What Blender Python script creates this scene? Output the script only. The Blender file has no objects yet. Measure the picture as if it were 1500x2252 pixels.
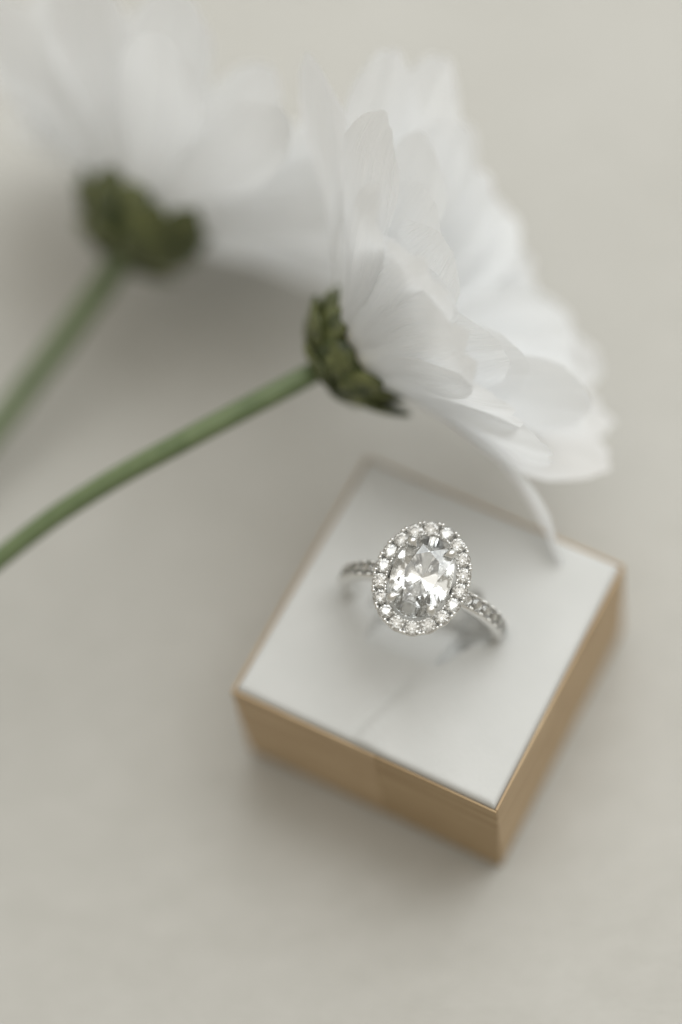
import bpy, math, random
from mathutils import Vector, Matrix

K = 0.001                     # everything below is laid out in millimetres, K turns it into metres
scene = bpy.context.scene
col = scene.collection
V = Vector
R = math.radians

# ------------------------------------------------------------------ camera
cam_d = bpy.data.cameras.new('camera')
cam = bpy.data.objects.new('camera', cam_d)
col.objects.link(cam)
CAM_POS = V((-7.312, -112.747, 265.619))
CAM_M = Matrix(((0.98265964, 0.18541851, 0.0),
                (-0.16437974, 0.87116079, -0.46266422),
                (-0.08578651, 0.45464146, 0.88653360)))
cam.matrix_world = Matrix.Translation(CAM_POS * K) @ CAM_M.to_4x4()
cam_d.sensor_fit = 'HORIZONTAL'
cam_d.sensor_width = 24.0
cam_d.lens = 85.0
cam_d.clip_start = 0.01
cam_d.clip_end = 20.0
cam_d.dof.use_dof = True
cam_d.dof.focus_distance = 259.6 * K
cam_d.dof.aperture_fstop = 3.4
cam_d.dof.aperture_blades = 0
scene.camera = cam

# ------------------------------------------------------------------ light
world = bpy.data.worlds.new('World')
scene.world = world
world.use_nodes = True
wbg = world.node_tree.nodes['Background']
wbg.inputs['Color'].default_value = (1.0, 0.935, 0.80, 1)
wbg.inputs['Strength'].default_value = 0.39


def area_lamp(name, pos, target, sx, sy, power, colour):
    d = bpy.data.lights.new(name, 'AREA')
    d.shape = 'RECTANGLE'
    d.size = sx
    d.size_y = sy
    d.energy = power
    d.color = colour
    o = bpy.data.objects.new(name, d)
    col.objects.link(o)
    o.location = pos
    o.rotation_euler = (V(target) - V(pos)).to_track_quat('-Z', 'Y').to_euler()
    return o


area_lamp('window_light', (0.64, 0.60, 1.00), (0, 0.02, 0.01), 1.60, 1.40, 18.0, (0.945, 0.982, 1.0))
area_lamp('ceiling_light', (0.0, 0.20, 1.65), (0.0, 0.20, 0), 2.4, 1.8, 11.4, (1.0, 0.985, 0.945))

vs = scene.view_settings
vs.view_transform = 'Standard'
vs.look = 'None'
vs.exposure = 0.06
vs.gamma = 1.0
vs.use_curve_mapping = False
scene.render.engine = 'CYCLES'
cy = scene.cycles
cy.use_denoising = True
cy.max_bounces = 24
cy.diffuse_bounces = 8
cy.glossy_bounces = 10
cy.transmission_bounces = 20
cy.transparent_max_bounces = 12
cy.caustics_refractive = True
cy.caustics_reflective = True
cy.sample_clamp_indirect = 6.0
cy.blur_glossy = 0.3


# ------------------------------------------------------------------ materials
def new_mat(name):
    m = bpy.data.materials.new(name)
    m.use_nodes = True
    nt = m.node_tree
    return m, nt, nt.nodes, nt.links, nt.nodes['Principled BSDF']


def ramp(nodes, stops):
    r = nodes.new('ShaderNodeValToRGB')
    e = r.color_ramp.elements
    while len(e) < len(stops):
        e.new(0.5)
    for el, (p, c) in zip(e, stops):
        el.position = p
        el.color = (*c, 1)
    return r


def noise(nodes, links, scale, detail=4, rough=0.55, vec=None, stretch=None):
    n = nodes.new('ShaderNodeTexNoise')
    n.inputs['Scale'].default_value = scale
    n.inputs['Detail'].default_value = detail
    n.inputs['Roughness'].default_value = rough
    if vec is not None:
        src = vec
        if stretch is not None:
            mp = nodes.new('ShaderNodeMapping')
            mp.inputs['Scale'].default_value = stretch[0]
            mp.inputs['Rotation'].default_value = stretch[1]
            links.new(vec, mp.inputs['Vector'])
            src = mp.outputs['Vector']
        links.new(src, n.inputs['Vector'])
    return n


def bump(nodes, links, bsdf, height, strength, dist):
    b = nodes.new('ShaderNodeBump')
    b.inputs['Strength'].default_value = strength
    b.inputs['Distance'].default_value = dist
    links.new(height, b.inputs['Height'])
    links.new(b.outputs['Normal'], bsdf.inputs['Normal'])
    return b


def coord(nodes, out='Object'):
    return nodes.new('ShaderNodeTexCoord').outputs[out]


def mat_table():
    m, nt, n, l, b = new_mat('pale_table_cloth')
    oc = coord(n)
    big = noise(n, l, 28, 3, 0.5, oc)
    c = ramp(n, [(0.3, (0.474, 0.463, 0.431)), (0.7, (0.500, 0.490, 0.460))])
    l.new(big.outputs['Fac'], c.inputs['Fac'])
    mid = noise(n, l, 190, 6, 0.72, oc, ((0.8, 1.3, 1.0), (0, 0, R(24))))
    c2 = ramp(n, [(0.25, (0.90, 0.90, 0.89)), (0.75, (1.0, 1.0, 1.0))])
    l.new(mid.outputs['Fac'], c2.inputs['Fac'])
    mul = n.new('ShaderNodeMix')
    mul.data_type = 'RGBA'
    mul.blend_type = 'MULTIPLY'
    mul.inputs['Factor'].default_value = 1.0
    l.new(c.outputs['Color'], mul.inputs['A'])
    l.new(c2.outputs['Color'], mul.inputs['B'])
    l.new(mul.outputs['Result'], b.inputs['Base Color'])
    b.inputs['Roughness'].default_value = 0.7
    b.inputs['Specular IOR Level'].default_value = 0.25
    fine = noise(n, l, 900, 5, 0.6, oc, ((1.0, 3.2, 1.0), (0, 0, R(24))))
    bump(n, l, b, fine.outputs['Fac'], 0.5, 0.00035)
    return m


def mat_cushion():
    m, nt, n, l, b = new_mat('white_leatherette')
    oc = coord(n)
    c = ramp(n, [(0.3, (0.512, 0.515, 0.502)), (0.7, (0.548, 0.550, 0.538))])
    l.new(noise(n, l, 120, 4, 0.5, oc).outputs['Fac'], c.inputs['Fac'])
    l.new(c.outputs['Color'], b.inputs['Base Color'])
    b.inputs['Roughness'].default_value = 0.55
    b.inputs['Specular IOR Level'].default_value = 0.3
    bump(n, l, b, noise(n, l, 1800, 3, 0.5, oc).outputs['Fac'], 0.25, 0.0001)
    return m


def mat_wood(name, dark, light):
    m, nt, n, l, b = new_mat(name)
    oc = coord(n)
    info = n.new('ShaderNodeObjectInfo')
    add = n.new('ShaderNodeVectorMath')
    add.operation = 'ADD'
    l.new(oc, add.inputs[0])
    l.new(info.outputs['Location'], add.inputs[1])
    g = noise(n, l, 60, 6, 0.62, add.outputs['Vector'], ((1.0, 1.0, 14.0), (0, 0, 0)))
    fine = noise(n, l, 420, 4, 0.6, add.outputs['Vector'], ((0.6, 0.6, 9.0), (0, 0, 0)))
    c = ramp(n, [(0.28, dark), (0.72, light)])
    mix = n.new('ShaderNodeMath')
    mix.operation = 'MULTIPLY_ADD'
    mix.inputs[1].default_value = 0.3
    l.new(fine.outputs['Fac'], mix.inputs[0])
    sub = n.new('ShaderNodeMath')
    sub.operation = 'MULTIPLY'
    sub.inputs[1].default_value = 0.75
    l.new(g.outputs['Fac'], sub.inputs[0])
    l.new(sub.outputs[0], mix.inputs[2])
    l.new(mix.outputs[0], c.inputs['Fac'])
    l.new(c.outputs['Color'], b.inputs['Base Color'])
    b.inputs['Roughness'].default_value = 0.62
    b.inputs['Specular IOR Level'].default_value = 0.3
    bump(n, l, b, fine.outputs['Fac'], 0.25, 0.0002)
    return m


def mat_metal():
    m, nt, n, l, b = new_mat('white_gold')
    b.inputs['Base Color'].default_value = (0.82, 0.815, 0.80, 1)
    b.inputs['Metallic'].default_value = 1.0
    b.inputs['Roughness'].default_value = 0.24
    bump(n, l, b, noise(n, l, 2500, 3, 0.5, coord(n)).outputs['Fac'], 0.12, 0.00005)
    return m


def mat_diamond(name, tint):
    m = bpy.data.materials.new(name)
    m.use_nodes = True
    n, l = m.node_tree.nodes, m.node_tree.links
    n.remove(n['Principled BSDF'])
    g = n.new('ShaderNodeBsdfGlass')
    g.inputs['IOR'].default_value = 2.417
    g.inputs['Roughness'].default_value = 0.0
    g.inputs['Color'].default_value = (*tint, 1)
    l.new(g.outputs['BSDF'], n['Material Output'].inputs['Surface'])
    return m


def mat_petal():
    m, nt, n, l, b = new_mat('white_petal')
    uv = coord(n, 'UV')
    veins = noise(n, l, 5.0, 4, 0.55, uv, ((9.0, 0.7, 1.0), (0, 0, 0)))
    c = ramp(n, [(0.3, (0.895, 0.905, 0.915)), (0.7, (0.935, 0.94, 0.945))])
    l.new(veins.outputs['Fac'], c.inputs['Fac'])
    l.new(c.outputs['Color'], b.inputs['Base Color'])
    b.inputs['Roughness'].default_value = 0.5
    b.inputs['Specular IOR Level'].default_value = 0.25
    bp = bump(n, l, b, veins.outputs['Fac'], 0.5, 0.0005)
    t = n.new('ShaderNodeBsdfTranslucent')
    l.new(c.outputs['Color'], t.inputs['Color'])
    l.new(bp.outputs['Normal'], t.inputs['Normal'])
    mx = n.new('ShaderNodeMixShader')
    mx.inputs['Fac'].default_value = 0.55
    l.new(b.outputs['BSDF'], mx.inputs[1])
    l.new(t.outputs['BSDF'], mx.inputs[2])
    l.new(mx.outputs['Shader'], n['Material Output'].inputs['Surface'])
    return m


def mat_green(name, stops, scale, stretch, rough=0.5, bstr=0.4, bdist=0.0003):
    m, nt, n, l, b = new_mat(name)
    oc = coord(n)
    t = noise(n, l, scale, 4, 0.6, oc, (stretch, (0, 0, 0)))
    c = ramp(n, stops)
    l.new(t.outputs['Fac'], c.inputs['Fac'])
    l.new(c.outputs['Color'], b.inputs['Base Color'])
    b.inputs['Roughness'].default_value = rough
    bump(n, l, b, t.outputs['Fac'], bstr, bdist)
    return m


M_TABLE = mat_table()
M_CUSHION = mat_cushion()
M_WOOD = mat_wood('light_wood', (0.32, 0.215, 0.118), (0.54, 0.41, 0.26))
M_WOOD2 = mat_wood('honey_wood', (0.28, 0.185, 0.095), (0.47, 0.35, 0.21))
M_METAL = mat_metal()
M_DIAMOND = mat_diamond('clear_diamond', (0.945, 0.947, 0.945))
M_MELEE = mat_diamond('small_diamond', (0.895, 0.895, 0.89))
M_PETAL = mat_petal()
M_STEM = mat_green('stem_green', [(0.3, (0.092, 0.132, 0.054)), (0.7, (0.140, 0.185, 0.085))], 300, (1, 1, 1))
M_CALYX = mat_green('calyx_green', [(0.3, (0.030, 0.045, 0.014)), (0.7, (0.085, 0.105, 0.030))], 500, (1, 1, 1))
M_BRACT = mat_green('bract_green', [(0.36, (0.030, 0.042, 0.013)), (0.66, (0.150, 0.165, 0.055))], 420, (1, 1, 1))
M_DISC = mat_green('disc_yellow', [(0.3, (0.55, 0.42, 0.06)), (0.7, (0.68, 0.55, 0.10))], 900, (1, 1, 1))


# ------------------------------------------------------------------ helpers
def mesh_obj(name, verts, faces, mat, parent=None, smooth=True, uvs=None):
    me = bpy.data.meshes.new(name)
    me.from_pydata([tuple(V(v) * K) for v in verts], [], faces)
    me.materials.append(mat)
    if smooth:
        me.polygons.foreach_set('use_smooth', [True] * len(me.polygons))
    if uvs is not None:
        lay = me.uv_layers.new(name='UVMap')
        for lp in me.loops:
            lay.data[lp.index].uv = uvs[lp.vertex_index]
    me.update()
    o = bpy.data.objects.new(name, me)
    col.objects.link(o)
    if parent is not None:
        o.parent = parent
    return o


def empty(name, loc, rot=None):
    o = bpy.data.objects.new(name, None)
    o.empty_display_size = 0.005
    col.objects.link(o)
    o.location = V(loc) * K
    if rot is not None:
        o.rotation_euler = rot
    return o


def tag(o, label=None, category=None, group=None, kind=None):
    for k, v in (('label', label), ('category', category), ('group', group), ('kind', kind)):
        if v is not None:
            o[k] = v
    return o


def share(proto, parent, loc, rot=None, scale=None):
    c = proto.copy()
    col.objects.link(c)
    c.parent = parent
    c.location = V(loc) * K
    if rot is not None:
        c.rotation_euler = rot
    if scale is not None:
        c.scale = scale
    return c


def smoothstep(a, b, x):
    if abs(b - a) < 1e-9:
        return 1.0 if x >= b else 0.0
    t = max(0.0, min(1.0, (x - a) / (b - a)))
    return t * t * (3 - 2 * t)


def catmull(pts, n):
    P = [V(p) for p in pts]
    P = [P[0] * 2 - P[1]] + P + [P[-1] * 2 - P[-2]]
    out = []
    segs = len(P) - 3
    for i in range(n + 1):
        u = i / n * segs
        k = min(int(u), segs - 1)
        t = u - k
        a, b, c, d = P[k:k + 4]
        out.append(0.5 * ((2 * b) + (c - a) * t + (2 * a - 5 * b + 4 * c - d) * t * t + (3 * b - a - 3 * c + d) * t ** 3))
    return out


def tube(path, radii, sides=20, ridges=0.0):
    verts, faces = [], []
    up = V((0.1, 0.2, 1)).normalized()
    n = len(path)
    for i, p in enumerate(path):
        t = (path[min(i + 1, n - 1)] - path[max(i - 1, 0)]).normalized()
        a = (up - t * up.dot(t)).normalized()
        b = t.cross(a)
        for k in range(sides):
            th = 2 * math.pi * k / sides
            r = radii[i] * (1 + ridges * math.cos(5 * th))
            verts.append(p + (a * math.cos(th) + b * math.sin(th)) * r)
    for i in range(n - 1):
        for k in range(sides):
            k2 = (k + 1) % sides
            faces.append((i * sides + k, i * sides + k2, (i + 1) * sides + k2, (i + 1) * sides + k))
    faces.append(tuple(range(sides - 1, -1, -1)))
    faces.append(tuple((n - 1) * sides + k for k in range(sides)))
    return verts, faces


def bevel(o, width, seg=2):
    b = o.modifiers.new('bevel', 'BEVEL')
    b.width = width * K
    b.segments = seg
    b.limit_method = 'ANGLE'
    return o


# ------------------------------------------------------------------ the table
BOX_A = R(-37.346)
BOX_H = 18.05
HALF = 16.5


def table_height(x, y):
    w = 0.20 * math.sin(0.045 * x + 0.075 * y + 0.6) + 0.14 * math.sin(0.11 * x - 0.05 * y + 2.0) \
        + 0.10 * math.sin(0.02 * x + 0.16 * y)
    return -0.30 + w


def build_table():
    xs = [-900, -500, -250, -150] + [-110 + 4 * i for i in range(56)] + [150, 250, 500, 900]
    ys = [-900, -500, -250, -130] + [-90 + 4 * i for i in range(62)] + [200, 300, 550, 1000]
    verts = [(x, y, table_height(x, y) if abs(x) < 130 and -110 < y < 180 else -0.30) for y in ys for x in xs]
    nx = len(xs)
    faces = [(j * nx + i, j * nx + i + 1, (j + 1) * nx + i + 1, (j + 1) * nx + i)
             for j in range(len(ys) - 1) for i in range(nx - 1)]
    return tag(mesh_obj('table_cloth', verts, faces, M_TABLE), kind='structure')


build_table()


# ------------------------------------------------------------------ the ring box
def build_box():
    root = empty('ring_box', (0, 0, 0), (0, 0, BOX_A))
    tag(root, 'square light wooden ring box with white padded slotted top', 'ring box')
    th = 0.30

    def panel(name, x0, x1, y0, y1, z0, z1, mat):
        cx, cy_, cz = (x0 + x1) / 2, (y0 + y1) / 2, (z0 + z1) / 2
        a, b, c = (x1 - x0) / 2, (y1 - y0) / 2, (z1 - z0) / 2
        vs_ = [(sx * a, sy * b, sz * c) for sz in (-1, 1) for sy in (-1, 1) for sx in (-1, 1)]
        fs = [(0, 2, 3, 1), (4, 5, 7, 6), (0, 1, 5, 4), (2, 6, 7, 3), (0, 4, 6, 2), (1, 3, 7, 5)]
        o = mesh_obj(name, vs_, fs, mat, root, smooth=False)
        o.location = V((cx, cy_, cz)) * K
        bevel(o, 0.10)
        return o

    h = HALF
    WALL_H = BOX_H - 0.10
    # the side facing down-left is two butted panels, the right one a darker tone
    panel('side_panel', -h, 1.6, -h, -h + th, 0, WALL_H, M_WOOD)
    panel('side_panel', 1.601, h, -h + 0.02, -h + th, 0, WALL_H, M_WOOD2)
    panel('side_panel', -h, h, h - th, h, 0, WALL_H, M_WOOD)
    panel('side_panel', h - th, h, -h + th + 0.01, h - th - 0.01, 0, WALL_H, M_WOOD)
    panel('side_panel', -h, -h + th, -h + th + 0.01, h - th - 0.01, 0, WALL_H, M_WOOD)
    panel('base_panel', -h + th + 0.02, h - th - 0.02, -h + th + 0.02, h - th - 0.02, 0.1, 1.6, M_WOOD2)

    # padded top: a pillowed height field with the pressed-in flaps of the slot
    c = h - th - 0.04
    N = 150
    verts, faces = [], []

    def cush_z(u, w):
        d = min(c - abs(u), c - abs(w))
        edge = 1 - max(0.0, 1 - d / 0.8) ** 2
        z = BOX_H - 0.45 + 0.85 * math.sqrt(max(edge, 0.0))
        z += 0.20 * math.cos(u / c * 1.4) * math.cos(w / c * 1.4)
        # soft creases of the covering
        z += 0.34 * math.exp(-((u - 0.45 * w - 6.4) / 1.8) ** 2) * smoothstep(-2.0, -9.0, w)
        z -= 0.32 * math.exp(-((u - 0.25 * w - 2.2) / 1.0) ** 2) * smoothstep(-3.5, -8.0, w)
        z += 0.22 * math.exp(-((u + 0.5 * w + 7.0) / 2.5) ** 2) * smoothstep(2.0, 9.0, abs(w))
        # flaps pushed down where the ring goes in
        ww = w - 1.0 - 0.123 * u
        if -5.5 < ww < 5.1:
            t = (ww + 5.5) / 4.6 if ww < 0 else (5.1 - ww) / 4.2
            t = min(t, 1.0)
            if -5.2 <= u <= 2.8:
                z -= 2.5 * t
            elif 2.8 < u < 3.0 + 3.0 * t:
                z -= 2.5 * t + 1.6 * smoothstep(0.0, 0.35, t)
            elif u < -5.2:
                z -= 2.5 * t * smoothstep(-6.2, -5.2, u)
        # the slit itself
        z -= 1.3 * math.exp(-(ww / 1.0) ** 4) * smoothstep(7.5, 6.5, abs(u))
        return z

    for j in range(N + 1):
        for i in range(N + 1):
            u = -c + 2 * c * i / N
            w = -c + 2 * c * j / N
            verts.append((u, w, cush_z(u, w)))
    for j in range(N):
        for i in range(N):
            a = j * (N + 1) + i
            faces.append((a, a + 1, a + N + 2, a + N + 1))
    # skirt down into the case
    ring_idx = [i for i in range(N + 1)] + [(j * (N + 1) + N) for j in range(1, N + 1)] \
        + [N * (N + 1) + i for i in range(N - 1, -1, -1)] + [j * (N + 1) for j in range(N - 1, 0, -1)]
    low = []
    for i in ring_idx:
        x, y, z = verts[i]
        low.append(len(verts))
        verts.append((x, y, 2.0))
    m = len(ring_idx)
    for k in range(m):
        k2 = (k + 1) % m
        faces.append((ring_idx[k2], ring_idx[k], low[k], low[k2]))
    mesh_obj('cushion', verts, faces, M_CUSHION, root)
    return root


build_box()


# ------------------------------------------------------------------ the ring
def brilliant(table=0.56, crown=0.30, pav=0.84, rs=0.77, rq=0.24, girdle=0.05, sub=4):
    """unit-radius brilliant cut, girdle at z = 0, facets kept flat"""
    verts, faces = [], []

    def add(x, y, z):
        verts.append((x, y, z))
        return len(verts) - 1

    def pol(r, ang, z):
        return add(r * math.cos(ang), r * math.sin(ang), z)

    st = math.pi / 4
    T = [pol(table, k * st, crown) for k in range(8)]
    c22 = math.cos(st / 2)
    zs = crown * (1 - rs * c22) / (1 - table)
    S = [pol(rs, (k + 0.5) * st, zs) for k in range(8)]
    ng = 8 * 2 * sub
    GT = [pol(1, 2 * math.pi * i / ng, girdle / 2) for i in range(ng)]
    GB = [pol(1, 2 * math.pi * i / ng, -girdle / 2) for i in range(ng)]
    culet = add(0, 0, -pav)
    zq = -pav * (1 - rq * c22)
    Q = [pol(rq, (k + 0.5) * st, zq) for k in range(8)]
    faces.append(tuple(T))
    for k in range(8):
        k2 = (k + 1) % 8
        g0 = k * 2 * sub
        faces.append((T[k], S[(k - 1) % 8], GT[g0], S[k]))
        faces.append((T[k], S[k], T[k2]))
        for i in range(2 * sub):
            faces.append((S[k], GT[g0 + i], GT[(g0 + i + 1) % ng]))
            faces.append((Q[k], GB[(g0 + i + 1) % ng], GB[g0 + i]))
        faces.append((culet, Q[k], GB[g0], Q[(k - 1) % 8]))
    for i in range(ng):
        j = (i + 1) % ng
        faces.append((GT[i], GB[i], GB[j], GT[j]))
    return verts, faces


def uv_ball(r, nu=10, nv=6):
    verts = [(0, 0, r)]
    for j in range(1, nv):
        t = math.pi * j / nv
        for i in range(nu):
            p = 2 * math.pi * i / nu
            verts.append((r * math.sin(t) * math.cos(p), r * math.sin(t) * math.sin(p), r * math.cos(t)))
    verts.append((0, 0, -r))
    faces = []
    for i in range(nu):
        faces.append((0, 1 + i, 1 + (i + 1) % nu))
        b = 1 + (nv - 2) * nu
        faces.append((len(verts) - 1, b + (i + 1) % nu, b + i))
    for j in range(nv - 2):
        for i in range(nu):
            a = 1 + j * nu + i
            b = 1 + j * nu + (i + 1) % nu
            faces.append((a, a + nu, b + nu, b))
    return verts, faces


def ellipse_walk(a, b, n, phase=0.0):
    """n points evenly spaced by arc length on an ellipse: (x, y, outward normal angle)"""
    M = 2000
    L = [0.0]
    for i in range(M):
        t0, t1 = 2 * math.pi * i / M, 2 * math.pi * (i + 1) / M
        L.append(L[-1] + math.hypot(a * (math.cos(t1) - math.cos(t0)), b * (math.sin(t1) - math.sin(t0))))
    out, k = [], 0
    for i in range(n):
        s = ((i + phase) % n) / n * L[-1]
        k = min(range(M + 1), key=lambda q: abs(L[q] - s))
        t = 2 * math.pi * k / M
        out.append((a * math.cos(t), b * math.sin(t), math.atan2(math.sin(t) / b, math.cos(t) / a)))
    return out


RING_R = 9.65                 # outer radius of the band
HEAD = 10.15                  # halo plane above the ring's centre
ring_rot = Matrix.Rotation(BOX_A + R(7.0), 4, 'Z') @ Matrix.Rotation(R(7.5), 4, 'X') @ Matrix.Rotation(R(5.5), 4, 'Y')
HEAD_POS = V((-0.10, -0.12, 31.1))
RING_C = HEAD_POS - (ring_rot @ V((0, 0, HEAD)))


def build_ring():
    rng = random.Random(5)
    root = empty('engagement_ring', RING_C + ring_rot @ V((0, 0, -RING_R)), ring_rot.to_euler())
    tag(root, 'white gold halo ring with oval diamond standing in the white cushion', 'ring')
    zc = RING_R               # ring centre in the root's own frame
    hz = zc + HEAD            # halo plane

    # band: swept rounded section, narrower at the back, split into a fine edge on both sides
    verts, faces = [], []
    NA, NS = 120, 16
    for i in range(NA):
        ph = R(21) + R(318) * i / (NA - 1)   # open at the top, where the head sits
        c = math.cos(ph)
        hw = 1.10 - 0.04 * c               # half width
        ro, ri = RING_R, RING_R - 1.55
        for k in range(NS):
            q = 2 * math.pi * k / NS
            cq, sq = math.cos(q), math.sin(q)
            x = math.copysign(abs(cq) ** 0.55, cq) * hw
            rr = (ro + ri) / 2 + math.copysign(abs(sq) ** 0.6, sq) * (ro - ri) / 2
            if sq > 0.8:
                rr -= 0.14
            verts.append((rr * math.sin(ph), x, zc + rr * math.cos(ph)))
    for i in range(NA - 1):
        i2 = i + 1
        for k in range(NS):
            k2 = (k + 1) % NS
            faces.append((i * NS + k, i2 * NS + k, i2 * NS + k2, i * NS + k2))
    faces.append(tuple(range(NS - 1, -1, -1)))
    faces.append(tuple((NA - 1) * NS + k for k in range(NS)))
    band = mesh_obj('band', verts, faces, M_METAL, root)

    small = brilliant(pav=0.87, crown=0.33, table=0.55, sub=2)
    sm = bpy.data.meshes.new('small_brilliant')
    sm.from_pydata([tuple(V(v) * K) for v in small[0]], [], small[1])
    sm.materials.append(M_MELEE)
    bv, bf = uv_ball(1.0)
    bead_me = bpy.data.meshes.new('bead')
    bead_me.from_pydata([tuple(V(v) * K) for v in bv], [], bf)
    bead_me.polygons.foreach_set('use_smooth', [True] * len(bf))
    bead_me.materials.append(M_METAL)

    def place(me, name, parent, pos, rot, s):
        o = bpy.data.objects.new(name, me)
        col.objects.link(o)
        o.parent = parent
        o.location = V(pos) * K
        o.rotation_euler = rot
        o.scale = (s, s, s) if not isinstance(s, tuple) else s
        return o

    step = R(9.0)
    for side in (-1, 1):
        for i in range(10):
            ph = side * (R(24) + i * step)
            rr = RING_R - 0.10
            place(sm, 'band_stone', band, (rr * math.sin(ph), 0, zc + rr * math.cos(ph)),
                  (0, ph, 0), 0.76)
            pm = ph + side * step / 2
            for yy in (-0.72, 0.72):
                for dd in (-0.13, 0.13):
                    pb = pm + dd / RING_R
                    rb = RING_R + 0.0
                    place(bead_me, 'bead', band, (rb * math.sin(pb), yy, zc + rb * math.cos(pb)), (0, ph, 0), 0.185)

    # halo: an oval plate with a wall, its stones and beads
    AX, AY = 4.36, 5.68       # centre line of the stones (short axis along the band)
    profile = [(-0.70, -1.15), (-0.74, -0.24), (-0.62, -0.12), (-0.50, -0.30), (0.0, -0.50), (0.54, -0.30),
               (0.66, -0.08), (0.80, -0.20), (0.74, -0.60), (0.40, -1.15)]
    NH = 144
    pts = ellipse_walk(AX, AY, NH)
    verts, faces = [], []
    np_ = len(profile)
    for i, (x, y, an) in enumerate(pts):
        sc = 0.06 * math.cos(2 * math.pi * (i / NH * 18))
        for k, (dr, dz) in enumerate(profile):
            d = dr + (sc if dr > 0.6 else -sc if dr < -0.6 else 0)
            verts.append((x + d * math.cos(an), y + d * math.sin(an), hz + dz))
    for i in range(NH):
        i2 = (i + 1) % NH
        for k in range(np_):
            k2 = (k + 1) % np_
            faces.append((i * np_ + k, i * np_ + k2, i2 * np_ + k2, i2 * np_ + k))
    halo = mesh_obj('halo_setting', verts, faces, M_METAL, root)
    for x, y, an in ellipse_walk(AX, AY, 18):
        place(sm, 'halo_stone', halo, (x, y, hz + 0.16),
              (rng.uniform(-0.13, 0.13), rng.uniform(-0.13, 0.13), rng.uniform(0, 0.78)), 0.85 + rng.uniform(-0.02, 0.02))
    for x, y, an in ellipse_walk(AX, AY, 18, 0.5):
        tx, ty = -math.sin(an), math.cos(an)
        nx, ny = math.cos(an), math.sin(an)
        for dr, dt, r in ((0.68, 0.22, 0.25), (0.68, -0.22, 0.25), (-0.60, 0.16, 0.21), (-0.60, -0.16, 0.21)):
            r *= rng.uniform(0.88, 1.12)
            place(bead_me, 'bead', halo, (x + dr * nx + dt * tx, y + dr * ny + dt * ty, hz + 0.22),
                  (0, 0, 0), (r, r, r * 1.2))

    # centre stone
    cv, cf = brilliant(table=0.57, crown=0.33, pav=0.80, rs=0.78, rq=0.22, girdle=0.05, sub=4)
    SA, SB, GZ = 3.32, 4.68, hz + 0.62
    cv = [(x * SA, y * SB, z * SA + GZ) for x, y, z in cv]
    mesh_obj('centre_stone', cv, cf, M_DIAMOND, root, smooth=False)

    # basket under the stone: two oval rails and four claws
    verts, faces = [], []
    for (ax, ay, z, r) in ((2.05, 3.0, hz - 1.55, 0.30), (1.2, 1.6, hz - 2.55, 0.34)):
        base = len(verts)
        ep = ellipse_walk(ax, ay, 48)
        for x, y, an in ep:
            for k in range(8):
                q = 2 * math.pi * k / 8
                verts.append((x + r * math.cos(q) * math.cos(an), y + r * math.cos(q) * math.sin(an), z + r * math.sin(q)))
        for i in range(48):
            i2 = (i + 1) % 48
            for k in range(8):
                k2 = (k + 1) % 8
                faces.append((base + i * 8 + k, base + i2 * 8 + k, base + i2 * 8 + k2, base + i * 8 + k2))
    basket = mesh_obj('basket', verts, faces, M_METAL, root)
    for sx in (-1, 1):
        for sy in (-1, 1):
            th = math.atan2(sy * 0.72, sx * 0.69)
            ex, ey = SA * math.cos(th), SB * math.sin(th)
            an = math.atan2(math.sin(th) / SB, math.cos(th) / SA)
            nx, ny = math.cos(an), math.sin(an)
            path = catmull([(ex * 0.42, ey * 0.42, hz - 2.6), (ex * 0.72, ey * 0.72, hz - 1.2),
                            (ex + 0.12 * nx, ey + 0.12 * ny, GZ - 0.25), (ex + 0.16 * nx, ey + 0.16 * ny, GZ + 0.22),
                            (ex - 0.20 * nx, ey - 0.20 * ny, GZ + 0.58), (ex - 0.98 * nx, ey - 0.98 * ny, GZ + 0.74)], 30)
            rad = []
            for i in range(31):
                t = i / 30
                r = 0.36 + 0.20 * smoothstep(0.45, 0.75, t)
                r *= 1 - 0.93 * smoothstep(0.80, 1.0, t)
                rad.append(r)
            pv, pf = tube(path, rad, 12)
            mesh_obj('prong', pv, pf, M_METAL, basket)
    return root


build_ring()


# ------------------------------------------------------------------ the flowers
def keep_clear(p):
    """petals rest on the table and drape over the ring box instead of passing through"""
    x, y, z = p
    ca, sa = math.cos(BOX_A), math.sin(BOX_A)
    u, w = x * ca + y * sa, -x * sa + y * ca
    lo = 0.25
    z = lo + math.log1p(math.exp(min((z - lo) / 0.6, 40))) * 0.6 if (z - lo) / 0.6 < 40 else z
    m = HALF + 0.25
    if abs(u) < m and abs(w) < m and z < BOX_H + 0.75:
        if z > BOX_H - 6 or w < HALF - 5:
            z = BOX_H + 0.75
        else:
            w = m
            x, y = u * ca - w * sa, u * sa + w * ca
    return V((x, y, z))


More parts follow.
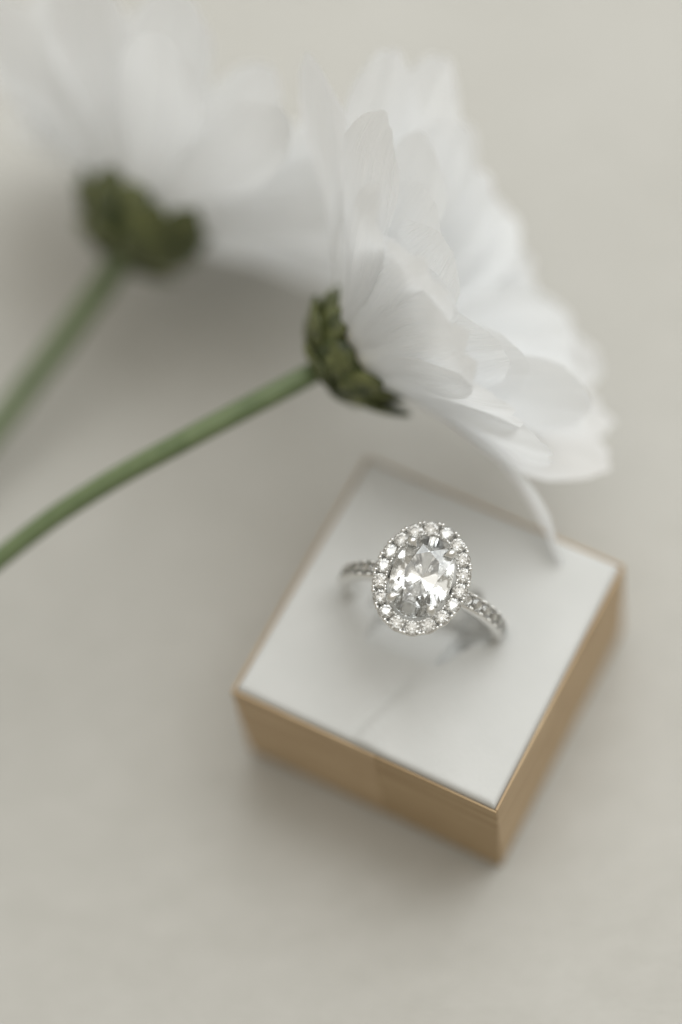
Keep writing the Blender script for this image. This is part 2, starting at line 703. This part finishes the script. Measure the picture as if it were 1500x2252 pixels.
def petal_mesh(base, axis, radial, spec, rng):
    """one strap-shaped petal; spec: length, width, a0, a1 (angle from the axis at base and tip, degrees),
    cup, roll (degrees), fold (tip folding back on itself), side (sideways bend)"""
    L, W = spec['L'], spec['W']
    a0, a1 = R(spec['a0']), R(spec['a1'])
    side = axis.cross(radial).normalized()
    roll = R(spec.get('roll', 0))
    cup, fold, bend = spec.get('cup', 0.16), spec.get('fold', 0.0), spec.get('side', 0.0)
    fs = spec.get('fold_start', 0.72)
    notch = spec.get('notch', 0.02)
    ruffle = spec.get('ruffle', 0.25)
    NL, NW, NF = 30, 14, 90
    verts, uvs, faces = [], [], []
    ph1, ph2 = rng.uniform(0, 6.28), rng.uniform(0, 6.28)
    skew = rng.uniform(-0.06, 0.06)
    rib = []                                  # the midrib with its frames
    p = V(base)
    for i in range(NF + 1):
        s = i / NF
        a = a0 + (a1 - a0) * s ** 1.2 + R(fold) * smoothstep(fs, 1.0, s)
        t = axis * math.cos(a) + radial * math.sin(a)
        nrm = radial * math.cos(a) - axis * math.sin(a)          # outer face of the petal
        t = (t + side * bend * s).normalized()
        if i:
            p = p + t * (L / NF)
        rl = roll * smoothstep(0.05, 0.8, s)
        rib.append((p.copy(), side * math.cos(rl) + nrm * math.sin(rl), nrm * math.cos(rl) - side * math.sin(rl)))
    for i in range(NL + 1):
        for k in range(NW + 1):
            x = -1 + 2 * k / NW
            # the outline of the tip: side strips end earlier than the middle, with small nicks
            drop = 0.20 * abs(x) ** 2.6 + skew * x
            drop += notch * (math.exp(-((x - 0.28) / 0.2) ** 2) + 0.6 * math.exp(-((x + 0.42) / 0.16) ** 2))
            s = i / NL
            s = s * (1 - drop * smoothstep(0.2, 1.0, s))
            s = max(0.0, min(s, 1.0))
            q = s * NF
            f = min(int(q), NF - 1)
            c, d = rib[f], rib[f + 1]
            u = q - f
            p = c[0].lerp(d[0], u)
            sd = c[1].lerp(d[1], u)
            nn = c[2].lerp(d[2], u)
            w = (0.30 + 0.70 * smoothstep(0.0, 0.58, s)) * (1 - 0.32 * smoothstep(0.66, 1.05, s))
            w *= W / 2 * (1 + 0.04 * math.sin(5 * s + ph1))
            hgt = -cup * w * x * x * (1.15 - 0.5 * s)
            hgt += 0.16 * math.cos(3 * math.pi * x) * smoothstep(0.02, 0.3, s) * (1 - 0.5 * s)
            hgt += 0.34 * math.sin(4.2 * s + ph2 + 1.3 * x) * s * abs(x)
            hgt += ruffle * math.sin(11 * s + ph1 + 2.2 * x) * s * s * abs(x) ** 3
            hgt += 0.25 * ruffle * math.sin(6.0 * x + ph2) * smoothstep(0.8, 1.0, s)
            verts.append(keep_clear(p + sd * (w * x) + nn * hgt))
            uvs.append(((x + 1) / 2 + 7.3 * ph1, s))
    for i in range(NL):
        for k in range(NW):
            a = i * (NW + 1) + k
            faces.append((a, a + 1, a + NW + 2, a + NW + 1))
    return verts, faces, uvs


def frame_of(axis):
    axis = V(axis).normalized()
    back = V((0.0, -0.46266, 0.88653))
    e2 = (back - axis * back.dot(axis)).normalized()
    e1 = e2.cross(axis).normalized()
    return axis, e1, e2


def build_flower(label, C, axis, stem_pts, stem_r, petals, seed, bracts, cs=1.0):
    rng = random.Random(seed)
    C = V(C)
    axis, e1, e2 = frame_of(axis)
    root = empty('daisy', stem_pts[-1])
    tag(root, label, 'flower', 'white daisies lying on the table')
    O = V(stem_pts[-1])

    def part(name, verts, faces, mat, parent=root, smooth=True, uvs=None):
        return mesh_obj(name, [V(v) - O for v in verts], faces, mat, parent, smooth, uvs)

    def rad(phi):
        return e1 * math.cos(phi) + e2 * math.sin(phi)

    # stem
    path = catmull([C - axis * 2.0] + [V(p) for p in stem_pts], 90)
    n = len(path)
    radii = [stem_r[0] + (stem_r[1] - stem_r[0]) * smoothstep(0, 1, i / (n - 1)) for i in range(n)]
    radii[0] *= 1.35
    radii[1] *= 1.2
    sv, sf = tube(path, radii, 20, 0.05)
    part('stem', sv, sf, M_STEM)

    # calyx: a shallow lobed cup, with its scales
    verts, faces = [], []
    prof = [(-3.2, 0.9), (-2.9, 2.0), (-2.2, 3.6), (-1.0, 5.0), (0.3, 5.9), (1.5, 6.2), (2.3, 5.4), (2.6, 0.4)]
    NS = 36
    for z, r in prof:
        for k in range(NS):
            a = 2 * math.pi * k / NS
            rr = r * (1 + 0.06 * math.sin(3 * a + seed) + 0.05 * math.sin(7 * a + 2 * seed))
            verts.append(C + axis * z * cs + rad(a) * rr * cs)
    for j in range(len(prof) - 1):
        for k in range(NS):
            k2 = (k + 1) % NS
            faces.append((j * NS + k, j * NS + k2, (j + 1) * NS + k2, (j + 1) * NS + k))
    faces.append(tuple(range(NS - 1, -1, -1)))
    faces.append(tuple((len(prof) - 1) * NS + k for k in range(NS)))
    calyx = part('calyx', verts, faces, M_CALYX)

    def bract(phi, row, length, width, lift):
        z0, r0 = ((-2.9, 2.4), (-1.4, 4.5), (0.0, 5.6))[row]
        r_ = rad(phi)
        sd = axis.cross(r_).normalized()
        base = C + axis * z0 * cs + r_ * r0 * cs
        length, width = length * cs, width * cs
        vs_, fs = [], []
        NLb, NWb = 8, 4
        a0 = R((66, 44, 20)[row])
        for sgn in (1, -1):
            p = V(base)
            for i in range(NLb + 1):
                s = i / NLb
                a = a0 + R(lift) * s
                d = axis * math.cos(a) + r_ * math.sin(a)
                nn = r_ * math.cos(a) - axis * math.sin(a)
                if i:
                    p = p + d * (length / NLb)
                w = width / 2 * (0.55 + 0.6 * math.sin(math.pi * min(s * 0.9, 1))) * math.sqrt(max(0.004, 1 - s ** 3))
                for k in range(NWb + 1):
                    x = -1 + 2 * k / NWb
                    bulge = 0.55 * (1 - x * x) * math.sin(math.pi * (0.15 + 0.8 * s))
                    h = bulge + 0.25 if sgn > 0 else bulge * 0.4 - 0.2
                    vs_.append(p + sd * w * x + nn * h)
        m = (NLb + 1) * (NWb + 1)
        for i in range(NLb):
            for k in range(NWb):
                a = i * (NWb + 1) + k
                fs.append((a, a + NWb + 1, a + NWb + 2, a + 1))
                fs.append((m + a, m + a + 1, m + a + NWb + 2, m + a + NWb + 1))
        for i in range(NLb):
            a = i * (NWb + 1)
            fs.append((a, m + a, m + a + NWb + 1, a + NWb + 1))
            b = a + NWb
            fs.append((b, b + NWb + 1, m + b + NWb + 1, m + b))
        for k in range(NWb):
            a = NLb * (NWb + 1) + k
            fs.append((a, m + a, m + a + 1, a + 1))
            fs.append((k, k + 1, m + k + 1, m + k))
        part('bract', vs_, fs, M_BRACT, calyx)

    for row, cnt in ((0, 7), (1, 10), (2, 12)):
        for k in range(cnt):
            bract(2 * math.pi * (k + 0.5 * row) / cnt + rng.uniform(-0.2, 0.2), row,
                  rng.uniform(2.8, 4.6), rng.uniform(2.8, 4.2), rng.uniform(-22, 22))
    for phi, row, length, width, lift in bracts:
        bract(R(phi), row, length, width, lift)

    # yellow middle on the far side
    verts, faces = [], []
    prof = [(2.4, 5.2), (3.6, 5.0), (4.6, 3.6), (5.0, 1.6), (5.05, 0.05)]
    for z, r in prof:
        for k in range(24):
            a = 2 * math.pi * k / 24
            verts.append(C + axis * z + rad(a) * r * (1 + 0.03 * math.sin(11 * a)))
    for j in range(len(prof) - 1):
        for k in range(24):
            k2 = (k + 1) % 24
            faces.append((j * 24 + k, j * 24 + k2, (j + 1) * 24 + k2, (j + 1) * 24 + k))
    part('flower_disc', verts, faces, M_DISC)

    for spec in petals:
        phi = R(spec['phi'])
        if 'turn' in spec:                # outer petals twist a little towards their backs
            spec['roll'] = spec.get('roll', 0) - spec['turn'] * math.cos(phi) * (1 if math.sin(phi) > 0 else -1)
        r_ = rad(phi)
        base = C + axis * (1.7 + spec.get('lift', 0.0)) + r_ * spec.get('r0', 4.6)
        vs_, fs, uvs = petal_mesh(base, axis, r_, spec, rng)
        part('petal', vs_, fs, M_PETAL, uvs=uvs)
    return root


def ring_of(rng, n, phase, L, W, a0, a1, lift, r0, jitter=7):
    out = []
    for k in range(n):
        out.append(dict(phi=phase + 360.0 * k / n + rng.uniform(-jitter, jitter), L=L * rng.uniform(0.93, 1.05),
                        W=W * rng.uniform(0.88, 1.1), a0=a0 + rng.uniform(-5, 5), a1=a1 + rng.uniform(-9, 9),
                        lift=lift, r0=r0, cup=rng.uniform(0.16, 0.36), roll=rng.uniform(-24, 24), turn=34,
                        side=rng.uniform(-0.12, 0.12), notch=rng.uniform(0, 0.04)))
    return out


def near_petals():
    rng = random.Random(21)
    P = []
    # the side turned to the camera, petal by petal
    P += [
        dict(phi=9, L=29.5, W=9.0, a0=64, a1=68, roll=-46, cup=0.2),
        dict(phi=36, L=27.0, W=10.0, a0=50, a1=52, roll=-38, cup=0.25, fold=-25, notch=0.03),
        dict(phi=60, L=25.0, W=6.5, a0=54, a1=62, roll=-14, cup=0.5, fold=-40, fold_start=0.76, r0=5.0),
        dict(phi=70, L=19.5, W=10, a0=46, a1=48, roll=-12, cup=0.3),
        dict(phi=82, L=23.0, W=12, a0=46, a1=48, roll=-14, cup=0.16, notch=0.08),
        dict(phi=106, L=22.5, W=13.5, a0=47, a1=50, roll=6, cup=0.18, fold=-50, fold_start=0.82, notch=0.08),
        dict(phi=134, L=23.0, W=13.5, a0=48, a1=50, roll=-8, cup=0.16, fold=-15, notch=0.07),
        dict(phi=158, L=24.0, W=12.5, a0=48, a1=54, roll=14, cup=0.16, fold=-15, notch=0.05),
        dict(phi=181, L=30.8, W=7.5, a0=46, a1=104, roll=22, cup=0.12),
    ]
    # the side turned away
    for phi, L, a0, a1 in ((-10, 31, 52, 50), (-24, 33, 47, 42), (-42, 28.5, 43, 38), (-65, 25.5, 41, 34), (-88, 25, 40, 32),
                           (-110, 26.5, 42, 34), (-130, 28.5, 44, 38), (-150, 28.5, 46, 40), (-168, 28.5, 51, 47)):
        P.append(dict(phi=phi, L=L, W=rng.uniform(10.5, 12.5), a0=a0, a1=a1, roll=rng.uniform(-10, 10), turn=36,
                      cup=rng.uniform(0.1, 0.22), notch=rng.uniform(0.0, 0.05)))
    # the inner row
    for k in range(13):
        phi = 12 + 360 * k / 13 + rng.uniform(-5, 5)
        near = math.sin(R(phi)) > 0.3
        P.append(dict(phi=phi, L=(19.0 if near else 24.0) * rng.uniform(0.93, 1.05), W=rng.uniform(10, 12.5),
                      a0=36 + rng.uniform(-4, 4), a1=36 + rng.uniform(-8, 8), roll=rng.uniform(-14, 14), turn=40,
                      cup=rng.uniform(0.1, 0.25), lift=1.2, r0=3.9, side=rng.uniform(-0.1, 0.1)))
    return P


def far_petals():
    rng = random.Random(8)
    return ring_of(rng, 14, 6, 30.5, 10.5, 65, 68, 0.0, 4.9, 4) + ring_of(rng, 12, 20, 28.5, 10.5, 48, 52, 1.0, 4.0, 4)


build_flower('white daisy with folded petals, its head leaning over the ring box',
             (-3.7, 30.2, 29.3), (0.92, 0.14, 0.35),
             [(-12.2, 27.0, 29.5), (-23.4, 23.5, 28.7), (-34.7, 20.6, 26.2), (-46.3, 16.3, 22.9), (-75, 3, 14), (-105, -12, 2.0)],
             (1.24, 1.12), near_petals(), 3,
             [(184, 1, 7.0, 6.0, 2), (0, 1, 5.5, 4.5, -25)])
build_flower('blurred white daisy farther back, behind the other one, upper left',
             (-25.9, 59.0, 19.6), (0.60, 0.76, 0.17),
             [(-30.0, 57.2, 14.6), (-36.8, 52.2, 10.6), (-43.4, 46.8, 8.0), (-47.3, 43.4, 6.8), (-61, 32, 3.6), (-95, 4, 1.7)],
             (1.60, 1.50), far_petals(), 11,
             [], cs=1.22)
